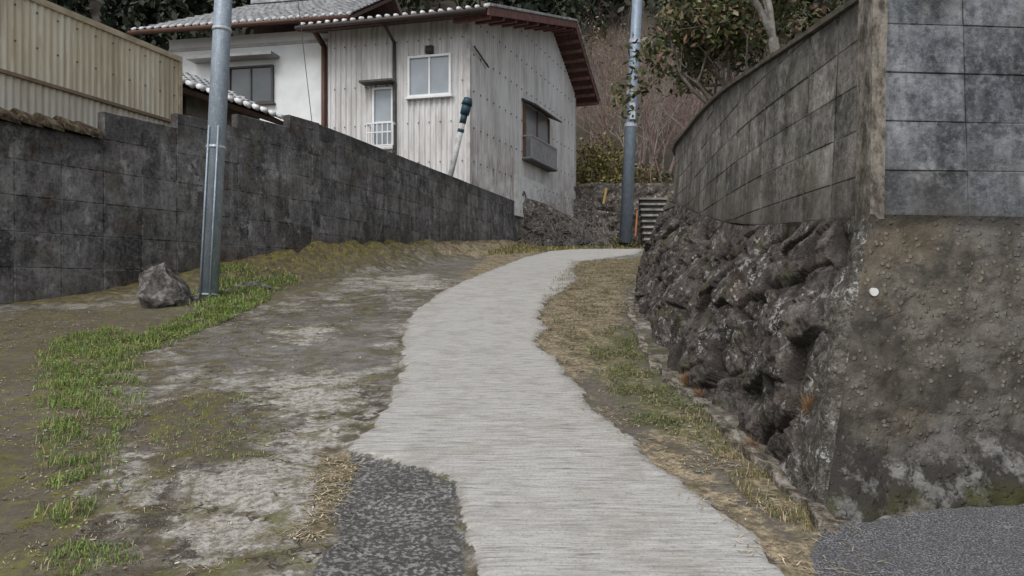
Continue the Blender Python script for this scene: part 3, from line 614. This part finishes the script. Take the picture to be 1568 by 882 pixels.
yd=ym.noise(3,5,ym.vec(3,3,.25),rough=.7); yc=ym.mix(ym.math('MULTIPLY',ym.step(yd,.52,.66),.45),yc,(.25,.19,.12))
yz=ym.math('DIVIDE',ym.sep(2),6.0); yc=ym.mix(ym.ramp(yz,[(.66,.55),(.78,0)]),yc,(.52,.51,.48)); ym.col(yc,1.15)
corr('lower_panel',FRy,0,L,3.0,lambda a:4.55,ym.m,sh,pitch=.115,amp=.012)
corr('upper_panel',FRy,0,L,4.45,lambda a:5.55,ym.m,sh,pitch=.115,amp=.012,off=.03)
b=MB(); b.fbox(FRy,-.05,L+.04,5.55,5.64,-.1,.07); b.fbox(FRy,L-.02,L+.05,3.0,5.548,-.08,.06); b.fbox(FRy,0,L,3.0,5.5,-.1,-.03); b.make('edge_trim',simple('cream_trim_mat',(.40,.34,.24),.6,.35,5,.1),sh)
b=MB(); b.fbox(FRy,0,L-.03,4.42,4.47,.0,.05); b.make('mid_rail',simple('brown_rail_mat',(.22,.16,.11),.6,.2,5,.1),sh)
b=MB(); b.fbox(FRy,0,L,5.4,5.54,-2.6,-.101); b.fbox(FRy,L-.1,L,3,5.399,-2.6,-.101); b.make('shed_roof',trim,sh)
b=MB()
for zz in (3.95,4.9,5.4):
    a=.15
    while a<L-.1: b.fbox(FRy,a,a+.022,zz,zz+.022,.03,.055); a+=.345
b.make('screws',screwm,sh)
lp=empty('capped_pole'); b=MB(); q0=Vector(P(690,268,22.5)); q1=Vector(P(716,155,22.5)); dv=q1-q0
b.tube(q0-dv*.3,q0+dv*.72,.085,.085,14); b.make('pipe',simple('pale_pipe_mat',(.36,.36,.36),.6,.35,6,.1),lp,True)
b=MB(); b.tube(q0+dv*.70,q0+dv*.82,.10,.10,14); b.tube(q0+dv*.82,q0+dv*.95,.14,.14,14); b.tube(q0+dv*.95,q0+dv*1.04,.17,.12,14); b.tube(q0+dv*.58,q0+dv*.62,.10,.10,14); b.make('cap',simple('dark_teal_mat',(.02,.05,.065),.5,.2,5,0),lp,True)

# ---------- rocks
def rock(name,c,r,mat,seed,sq=(1,1,.7)):
    import bmesh
    bm=bmesh.new(); bmesh.ops.create_icosphere(bm,subdivisions=4,radius=1)
    off=Vector((seed*7.1,seed*3.3,seed)); rs=random.Random(seed)
    pl=[(Vector((rs.uniform(-1,1),rs.uniform(-1,1),rs.uniform(-.4,1))).normalized(),rs.uniform(.5,.8)) for _ in range(10)]
    for v in bm.verts:
        p=v.co.copy()
        for nrm,dd in pl:
            k=p.dot(nrm)
            if k>dd: p-=nrm*(k-dd)*.95
        p+=v.co*(noise.noise(v.co*2+off)*.12+noise.noise(v.co*7+off)*.05)
        v.co=Vector((p.x*sq[0],p.y*sq[1],p.z*sq[2]))*r+Vector(c)
    me=bpy.data.meshes.new(name); bm.to_mesh(me); bm.free(); me.materials.append(mat)
    o=bpy.data.objects.new(name,me); bpy.context.scene.collection.objects.link(o)
sm_=NT('stone_mat',.9); f1=sm_.noise(7,5,rough=.75); sm_.col(sm_.ramp(f1,[(.38,(.04,.036,.033)),(.52,(.11,.10,.095)),(.64,(.24,.23,.22))])).bump(sm_.noise(30,5,rough=.75),1,.02)
for k,(u,v,wpx,sq) in enumerate([(238,470,96,(1,.8,.9)),(292,466,40,(1,.9,.4)),(390,416,32,(1,.8,.6)),(385,442,50,(1,.6,.25)),(470,400,30,(1,.8,.5)),(405,445,28,(1,.8,.3)),(682,374,22,(1,1,.7)),(800,362,16,(1,1,.8)),(590,372,22,(1,.8,.5)),(520,376,24,(1,.8,.5)),(605,388,26,(1,.8,.4)),(560,380,20,(1,.8,.5)),(465,405,44,(1,.7,.25)),(720,372,16,(1,.8,.5)),(500,398,20,(1,.8,.6)),(540,392,16,(1,.8,.6)),(440,408,20,(1,.8,.5)),(755,368,14,(1,.8,.6)),(660,382,18,(1,.8,.6))]):
    x,y=G(u,v); r=wpx/2/FL*y*1.12; rock('rock',(x,y+.1,float(hz(x,y+.1))+r*sq[2]*.5),r,sm_.m,k+1,sq)
x,y=G(645,385); zz=float(hz(x,y)); b=MB(); b.box8([(x-.7,y,zz+.25),(x+.5,y-.3,zz+.0),(x+.6,y+.4,zz+.0),(x-.6,y+.6,zz+.28),(x-.7,y,zz+.33),(x+.5,y-.3,zz+.08),(x+.6,y+.4,zz+.08),(x-.6,y+.6,zz+.36)]); b.make('stone_slab',sm_.m)
# ---------- stone terrace walls + steps
def lumpy(name,path,zb,zt,mat,sc=1.6,amp=.2,n2=40,res=.12):
    L=[0]
    for a,c in zip(path[:-1],path[1:]): L.append(L[-1]+math.dist(a,c))
    N=int(L[-1]/res); V=np.zeros((N,n2,3)); cr=np.zeros((N,n2)); xx=[p[0] for p in path]; yy=[p[1] for p in path]
    for i in range(N):
        s=i/(N-1)*L[-1]; x=np.interp(s,L,xx); y=np.interp(s,L,yy); x2=np.interp(s+.1,L,xx)-np.interp(s-.1,L,xx); y2=np.interp(s+.1,L,yy)-np.interp(s-.1,L,yy)
        l=math.hypot(x2,y2) or 1; nx_,ny_=y2/l,-x2/l; b0=np.interp(s,L,zb); t0=np.interp(s,L,zt)
        for j in range(n2):
            t=j/(n2-1); back=0
            if t>.85: back=(t-.85)/.15*.9; t2=1
            else: t2=t/.85
            z=b0+(t0-b0)*t2; p=Vector((x-nx_*back,y-ny_*back,z)); d_,e_=rockd(p,sc,(1,1,1.7))
            dd=d_*amp+noise.noise(p*3)*.06; V[i,j]=(x+nx_*(dd-back-.15*t2),y+ny_*(dd-back-.15*t2),z+(dd if back else 0)); cr[i,j]=e_**2
    ii=np.arange(N*n2).reshape(N,n2); Fr=np.stack([ii[:-1,:-1],ii[1:,:-1],ii[1:,1:],ii[:-1,1:]],-1).reshape(-1,4)
    return mk(name,V.reshape(-1,3),Fr,mat,None,True,attrs=dict(crev=cr))
lumpy('stone_retaining_wall',[(2.3,35.6),(5,35.9),(14,36.4),(40,37)],[3,3,3,3],[6.3,6.5,6.5,6.5],rockf)
lumpy('stone_terrace_wall',[(3.5,32.6),(5.2,33),(6.2,33.2),(16,33.5)],[2.8,2.8,2.8,3],[4.9,4.7,4.6,4.6],rockf)
lumpy('vine_covered_wall',[(.2,28.7),(1.6,29.3),(4.2,31.5)],[2.8,2.8,2.8],[5.1,4.7,3.4],rockf,sc=1.2)
ste=empty('stone_steps'); b=MB(); b2=MB()
for k in range(9):
    x0=P(984,0,31.5)[0]+.03*k; y0=31.0+k*.34; h0=3.0+k*.28; x1=x0+1.25
    b.box8([(x0+.04,y0+.08,2.9),(x1-.04,y0+.08,2.9),(x1-.04,y0+.40,2.9),(x0+.04,y0+.40,2.9),(x0+.04,y0+.08,h0+.19),(x1-.04,y0+.08,h0+.19),(x1-.04,y0+.40,h0+.19),(x0+.04,y0+.40,h0+.19)])
    b2.box8([(x0,y0-.02,h0+.192),(x1,y0,h0+.192),(x1,y0+.41,h0+.192),(x0,y0+.41,h0+.192),(x0,y0-.02,h0+.28),(x1,y0,h0+.28),(x1,y0+.41,h0+.28),(x0,y0+.41,h0+.28)])
b.make('risers',simple('shaded_riser_mat',(.05,.045,.04),.9,.5,5,.5),ste); b2.make('treads',simple('step_mat',(.24,.23,.21),.9,.5,5,.5),ste)  # same stone: shade on step fronts painted in as darker risers under lighter treads
# ---------- vegetation
def leafmat(name,rough=.6):
    m=NT(name,rough,.3); m.col(m.attr('Col','Color'),1.15); return m.m
vegm=leafmat('leaf_mat')
def quads(C,size,aspect=1.6,up=None):
    n=len(C); a=rng.normal(size=(n,3)); 
    if up is not None: a=a*(1-up)+np.array((0,0,1))*up*2
    a/=np.linalg.norm(a,axis=1)[:,None]; r=rng.normal(size=(n,3)); b_=np.cross(a,r); b_/=np.linalg.norm(b_,axis=1)[:,None]
    s=(size*rng.uniform(.6,1.3,n))[:,None]; A=a*s*aspect/2; B=b_*s/2
    V=np.stack([C-A,C+B*.9,C+A,C-B*.9],1).reshape(-1,3); Fq=np.arange(4*n).reshape(-1,4); return V,Fq
def pal(n,cols,p=None,jit=.3):
    cols=np.array(cols); i=rng.choice(len(cols),n,p=p); return cols[i]*rng.uniform(1-jit,1+jit,(n,1))
def tree(start,dir0,length,rad,depth,spread=.55,shrink=.74,kids=(2,3),up=.1,segs=3,ok=None):
    S=[];T=[]
    def rec(p,d,l,r,dp):
        for k in range(segs):
            d=(d+Vector(rng.normal(size=3)*.13)+Vector((0,0,up*.3))).normalized(); q=p+d*l/segs
            if ok and not ok(q): return
            r2=r*.88; S.append((p,q,r,r2)); p=q; r=r2
            if dp<=2: T.append(p)
        if dp==0: T.append(p); return
        for _ in range(random.randint(*kids)):
            nd=(d+Vector(rng.normal(size=3)*spread)+Vector((0,0,up))).normalized(); rec(p,nd,l*shrink*random.uniform(.8,1.15),r*.68,dp-1)
    rec(Vector(start),Vector(dir0).normalized(),length,rad,depth); return S,T
def segmesh(name,S,mat,n=5,parent=None):
    b=MB()
    for p,q,r0,r1 in S: b.tube(p,q,r0,r1,n,False)
    return b.make(name,mat,parent,True)
bark=simple('bark_mat',(.12,.105,.09),.9,.5,9,.5); twig=simple('twig_mat',(.25,.215,.19),.9,.4,3,0); twigr=simple('red_twig_mat',(.24,.165,.15),.9,.4,3,0); gtwig=simple('grey_twig_mat',(.26,.24,.22),.9,.4,5,0)
et=empty('evergreen_tree'); S=[];T=[]
okf=lambda q: q.x>1.75+.3*noise.noise(q*1.2) and (q.z>4.45 or q.x>2.9)
for st,dr,ln,rd in [((4.3,12.2,3.2),(-.25,0,1),1.0,.12),((3.9,12.6,3.2),(-.7,.1,.8),1.0,.10),((3.7,12.3,3.2),(-.4,-.1,1),1.1,.09),((4.6,12,3.2),(.1,-.1,1),1.1,.12)]:
    s,t=tree(st,dr,ln,rd,5,spread=.6,shrink=.76,up=.05,ok=okf); S+=s;T+=t
segmesh('branches',S,bark,6,et)
T=np.array([list(t) for t in T]); T=T[(T[:,2]>4.5)]
keep=np.array([noise.noise(Vector(p)*1.5)>-.05 for p in T]); T=T[keep]
sel=T[rng.choice(len(T),min(len(T),850),replace=False)]
Cn=np.repeat(sel,10,0)+rng.normal(size=(len(sel)*10,3))*.10; V,Fq=quads(Cn,.065,2.0)
cc=np.repeat(pal(len(Cn),[(.03,.042,.014),(.06,.07,.025),(.12,.125,.045),(.20,.12,.08),(.2,.17,.11)],[.3,.27,.18,.12,.13]),4,0); mk('foliage',V,Fq,vegm,et,cols=cc)
ct=empty('conifer_tree'); S=[];pts=[]
bx,by,bz=4.4,16,3.3
S.append((Vector((bx,by,bz)),Vector((bx,by,bz+6.5)),.13,.03))
for k in range(44):
    z_=bz+3.0+k/44*3.6; an=k*2.4; l=1.1*(1-k/60); e=Vector((bx+math.cos(an)*l,by+math.sin(an)*l,z_-.15)); S.append((Vector((bx,by,z_)),e,.03,.008))
    for tt in np.linspace(.25,1,10): 
        pts+= [list(Vector((bx,by,z_)).lerp(e,tt)+Vector(rng.normal(size=3)*.1)) for _ in range(8)]
segmesh('trunk',S,bark,5,ct); V,Fq=quads(np.array(pts),.08,3.2); mk('needles',V,Fq,vegm,ct,cols=np.repeat(pal(len(pts),[(.02,.032,.018),(.035,.05,.025),(.05,.06,.03)]),4,0))
# pale-barked bare tree behind the wall
pb=empty('bare_tree'); S,Tp_=tree((3.62,10,3.3),(.08,.02,1),1.5,.10,4,spread=.35,shrink=.8,up=.2); segmesh('trunk',S,simple('pale_bark_mat',(.17,.16,.145),.9,.5,12,.6),8,pb)
# bare shrubs
S=[];Tt=[]
for k in range(84):
    y=random.uniform(37.5,50); u=random.uniform(866,1130); x=(u-CX)/FL*y; z_=6.2+max(y-36.5,0)*.3+max(y-46,0)*.42-.2
    s,t=tree((x,y,z_),(random.uniform(-.3,.3),0,1),random.uniform(1.3,2.6),random.uniform(.035,.075),5,spread=.42,shrink=.8,up=.16,segs=2); S+=s;Tt+=t
h=len(S)//2; bs=empty('bare_shrubs'); segmesh('stems',S[:h],twig,3,bs); segmesh('red_stems',S[h:],twigr,3,bs)
Tt=np.array([list(t) for t in Tt]); keep=np.array([noise.noise(Vector(p)*.4)>.15 for p in Tt]); Tq=Tt[keep]; Tq=Tq[rng.choice(len(Tq),min(2600,len(Tq)),replace=False)]; V,Fq=quads(Tq+rng.normal(size=Tq.shape)*.15,.10,1.8)
mk('leaves',V,Fq,vegm,bs,cols=np.repeat(pal(len(Tq),[(.16,.14,.05),(.12,.11,.05),(.2,.12,.09),(.22,.19,.12)]),4,0))
def bush(name,c,r,n,cols,size=.1,parent=None):
    p=rng.normal(size=(n,3)); p/=np.linalg.norm(p,axis=1)[:,None]; p*=rng.uniform(.5,1,(n,1)); p*=np.array([1+.5*noise.noise(Vector(q)*2.6+Vector(c)) for q in p])[:,None]
    p[:,2]=np.abs(p[:,2]); C_=p*np.array(r)+np.array(c); V,Fq=quads(C_,size,1.8); return mk(name,V,Fq,vegm,parent,cols=np.repeat(pal(n,cols),4,0))
bush('yellow_green_bush',(4.4,38.2,6.3),(1.7,1.3,2.8),3000,[(.24,.21,.07),(.17,.15,.05),(.12,.10,.045)],.12)
bush('yellow_green_bush',(6.8,39,6.3),(1.6,1.3,1.6),1600,[(.2,.17,.08),(.14,.12,.06),(.10,.08,.05)],.12)
bush('evergreen_bush',(8.6,39,6.2),(1.8,1.2,1.2),1800,[(.05,.055,.03),(.09,.09,.05)],.13)
bush('low_shrub',(4.6,32.2,3.0),(.9,.5,.7),1500,[(.10,.11,.04),(.2,.16,.09)],.07)
bush('low_shrub',(3.0,31.6,2.95),(1.5,.5,.4),1800,[(.15,.15,.06),(.23,.18,.11)],.06)
S=[]
for k in range(240):
    t=random.random(); x=.9+3.0*t; y=29.0+2.1*t-.35; z_=random.uniform(3.1,5.0-1.2*t); p=Vector((x,y,z_)); d=Vector((random.gauss(0,.6),random.gauss(-.1,.2),random.gauss(-.2,.6))).normalized()
    for _ in range(6):
        d=(d+Vector(rng.normal(size=3)*.45)).normalized(); q=p+d*.14; q.y=min(q.y,29.0+2.1*(q.x-.9)/3.0-.05); S.append((p,q,.010,.008)); p=q
segmesh('dead_vines',S,gtwig,3)
pts=[];cl=[]
for k in range(230):
    y=random.uniform(54,105); x=random.uniform(-.85,.8)*y; z_=6.2+(y-36.5)*.3+max(y-46,0)*.42; H=random.uniform(8,13); R=H*.22; n=420
    tt=rng.uniform(.08,1,n)**.8; an=rng.uniform(0,6.28,n); rr=R*(1-tt)*rng.uniform(.5,1.1,n)+.15
    pts.append(np.stack([x+rr*np.cos(an),y+rr*np.sin(an),z_+tt*H],1)); c0=random.choice([(.018,.026,.016),(.025,.035,.02),(.035,.042,.026),(.055,.05,.035)]); cl.append(pal(n,[c0],None,.5))
pts=np.concatenate(pts); cl=np.concatenate(cl); V,Fq=quads(pts,.5,2.0,.3); mk('hill_forest',V,Fq,vegm,cols=np.repeat(cl,4,0))
# ---------- grass
def inpoly(poly,n,clump=3.0,thr=.25):
    xs_=[p[0] for p in poly]; ys_=[p[1] for p in poly]; out=np.zeros((0,2))
    while len(out)<n:
        c=np.stack([rng.uniform(min(xs_),max(xs_),n*3),rng.uniform(min(ys_),max(ys_),n*3)],1); s_=sdf(poly,c[:,0],c[:,1])
        k=s_>rng.uniform(-.15,.08,len(c)); cl_=np.array([noise.noise(Vector((q[0]*clump,q[1]*clump,0)))+.5*noise.noise(Vector((q[0]*clump*3.3,q[1]*clump*3.3,4))) for q in c]); k&=cl_>rng.uniform(-.2,thr,len(c)) ; out=np.concatenate([out,c[k]])
    return out[:n]
def grass(name,poly,n,h,w,cols,lean=.5,flat=False,clump=3.0,thr=.25):
    p=inpoly(poly,n,clump,thr); z_=hz(p[:,0],p[:,1]); base=np.stack([p[:,0],p[:,1],z_],1); an=rng.uniform(0,6.28,n); hh=h*rng.uniform(.3,1.2,n)**1.3
    ln=lean*rng.uniform(.3,1.5,n)
    if flat: up_=hh*rng.uniform(.02,.22,n); out_=hh
    else: up_=hh; out_=hh*ln
    dx=np.stack([np.cos(an),np.sin(an),np.zeros(n)],1); sd_=np.stack([-np.sin(an),np.cos(an),np.zeros(n)],1)*(w*rng.uniform(.6,1.3,n))[:,None]
    up3=np.array((0,0,1.))
    mid=base+dx*(out_*.35)[:,None]+up3*(up_*.75)[:,None]; tip=base+dx*out_[:,None]+up3*(up_*(.8 if not flat else 1))[:,None]
    if flat: base=base+np.array((0,0,.006))
    V=np.stack([base-sd_,base+sd_,mid+sd_*.7,mid-sd_*.7,tip],1).reshape(-1,3); i0=np.arange(n)*5
    Fl=np.stack([i0,i0+1,i0+2,i0+3],1).tolist()+np.stack([i0+3,i0+2,i0+4],1).tolist()
    mk(name,V,Fl,vegm,cols=np.repeat(pal(n,cols),5,0))
def weeds(name,poly,n,size,cols):
    p=inpoly(poly,n,4,.3); C_=np.stack([p[:,0],p[:,1],hz(p[:,0],p[:,1])+rng.uniform(.005,.035,n)],1); V,Fq=quads(C_,size,1.3); V=V.reshape(-1,4,3); V[:,:,2]=C_[:,None,2]+(V[:,:,2]-C_[:,None,2])*.5
    mk(name,V.reshape(-1,3),Fq,vegm,cols=np.repeat(pal(n,cols),4,0))
green=[(.13,.22,.045),(.19,.29,.06),(.08,.13,.035),(.24,.28,.09),(.28,.23,.12)]
g1=GP([(85,520),(180,505),(200,560),(190,640),(150,680),(140,800),(110,815),(95,700),(75,600)]); g2=GP([(180,520),(270,500),(330,465),(410,460),(330,500),(260,530),(190,545)]); g3=GP([(290,470),(330,430),(460,428),(420,452),(330,480)])
grass('grass',g1,10000,.055,.0022,green,1.1,clump=4.5,thr=.3); weeds('leafy_weeds',g1,4000,.014,green)
grass('grass',g2,10000,.06,.0028,green,1.1,clump=3.5,thr=.3); weeds('leafy_weeds',g2,4500,.018,green)
grass('grass',g3,5000,.08,.004,green,1,thr=.3); weeds('leafy_weeds',g3,2400,.025,green)
grass('grass',GP([(100,830),(190,845),(200,880),(110,880)]),700,.035,.002,green,1)
grass('grass',GP([(120,640),(380,600),(400,700),(160,720)]),1100,.025,.002,green,1,clump=5,thr=.5)
mg=GP([(330,440),(460,396),(560,376),(700,378),(600,405),(450,440)])
grass('mossy_grass',mg,5000,.045,.006,[(.2,.2,.05),(.11,.10,.03),(.26,.2,.09)],1,thr=.4); weeds('leafy_weeds',mg,2500,.03,[(.15,.18,.05),(.24,.2,.07),(.08,.09,.03)])
straw=[(.44,.37,.24),(.32,.26,.16),(.54,.47,.33),(.18,.14,.08)]
for pl_,n in ((dry[0],14000),(dry[1],900),(dry[2],4000)): grass('dry_grass',pl_,n,.075,.0026,straw,1,True,clump=4,thr=.4)
up_v=GP([(880,402),(985,395),(965,480),(900,520),(830,510),(840,460)])
grass('dry_grass',up_v,8000,.08,.004,straw,1,True,thr=.35); grass('weed_grass',up_v,2500,.045,.004,[(.13,.15,.05),(.22,.18,.09)],.9,thr=.4)
grass('weed_grass',greenr[0],3500,.035,.0025,[(.09,.12,.04),(.14,.17,.055),(.24,.2,.12)],1,clump=4,thr=.4); weeds('leafy_weeds',greenr[0],2500,.014,[(.08,.12,.035),(.13,.15,.05),(.15,.12,.06)])
grass('weed_grass',GP([(1060,640),(1160,720),(1260,810),(1230,820),(1120,740)]),1600,.035,.002,[(.10,.12,.04),(.22,.18,.09),(.34,.27,.16)],1,clump=5,thr=.4)
grass('dry_grass',GP([(140,620),(320,600),(500,690),(520,760),(500,850),(200,880),(130,800)]),2200,.04,.0016,straw,1,True)
grass('dry_grass',GP([(0,480),(180,470),(90,520),(80,880),(-100,880)]),3500,.04,.0018,straw,1,True)
grass('weed_grass',GP([(740,392),(800,376),(990,372),(990,380),(850,384)]),3500,.12,.012,[(.17,.16,.06),(.28,.23,.12),(.12,.13,.04)],.6)
for (u,v,y) in [(1195,585,4.55),(1240,625,4.0),(1248,640,4.0),(1185,600,4.6),(1050,585,5.9),(1070,610,5.6),(1150,690,4.5)]:
    c=P(u,v,y-.12); n=420; base=np.repeat(c[None],n,0)+rng.normal(size=(n,3))*.012; tip=base+rng.normal(size=(n,3))*np.array((.03,.03,.03))+np.array((-.01,-.03,.035)); sd_=np.tile((.0016,0,0),(n,1))
    V=np.stack([base-sd_,base+sd_,tip],1).reshape(-1,3); mk('fern_tuft',V,np.arange(3*n).reshape(-1,3),vegm,cols=np.repeat(pal(n,[(.38,.20,.11),(.34,.25,.15),(.2,.13,.08)]),3,0))
pl=GP([(-200,480),(200,480),(560,470),(520,700),(500,880),(-200,900)]); n=1300; p=inpoly(pl,n,1,0); C_=np.stack([p[:,0],p[:,1],hz(p[:,0],p[:,1])+.008],1)
V,Fq=quads(C_,.016,1.8); V=V.reshape(-1,4,3); V[:,:,2]=C_[:,None,2]+(V[:,:,2]-C_[:,None,2])*.3; mk('fallen_leaves',V.reshape(-1,3),Fq,vegm,cols=np.repeat(pal(n,[(.25,.18,.1),(.42,.38,.3),(.10,.07,.05)]),4,0))
b=MB(); allp=np.concatenate([inpoly(dry[0],260),inpoly(moss[1],90),inpoly(pl,300)])
for q in allp:
    r=random.uniform(.004,.018); z_=float(hz(q[0],q[1]))+r*.3; tt=[(q[0]+r*math.cos(k*1.05)*random.uniform(.8,1.2),q[1]+r*math.sin(k*1.05)*random.uniform(.8,1.2),z_) for k in range(6)]
    i=len(b.V); b.V+=[list(t_) for t_ in tt]+[[t_[0]*.5+q[0]*.5,t_[1]*.5+q[1]*.5,z_+r*.6] for t_ in tt]
    for k in range(6): b.F.append([i+k,i+(k+1)%6,i+6+(k+1)%6,i+6+k])
    b.F.append([i+6+k for k in range(6)])
b.make('pebbles',simple('pebble_mat',(.17,.16,.15),.9,.5,20,.2))
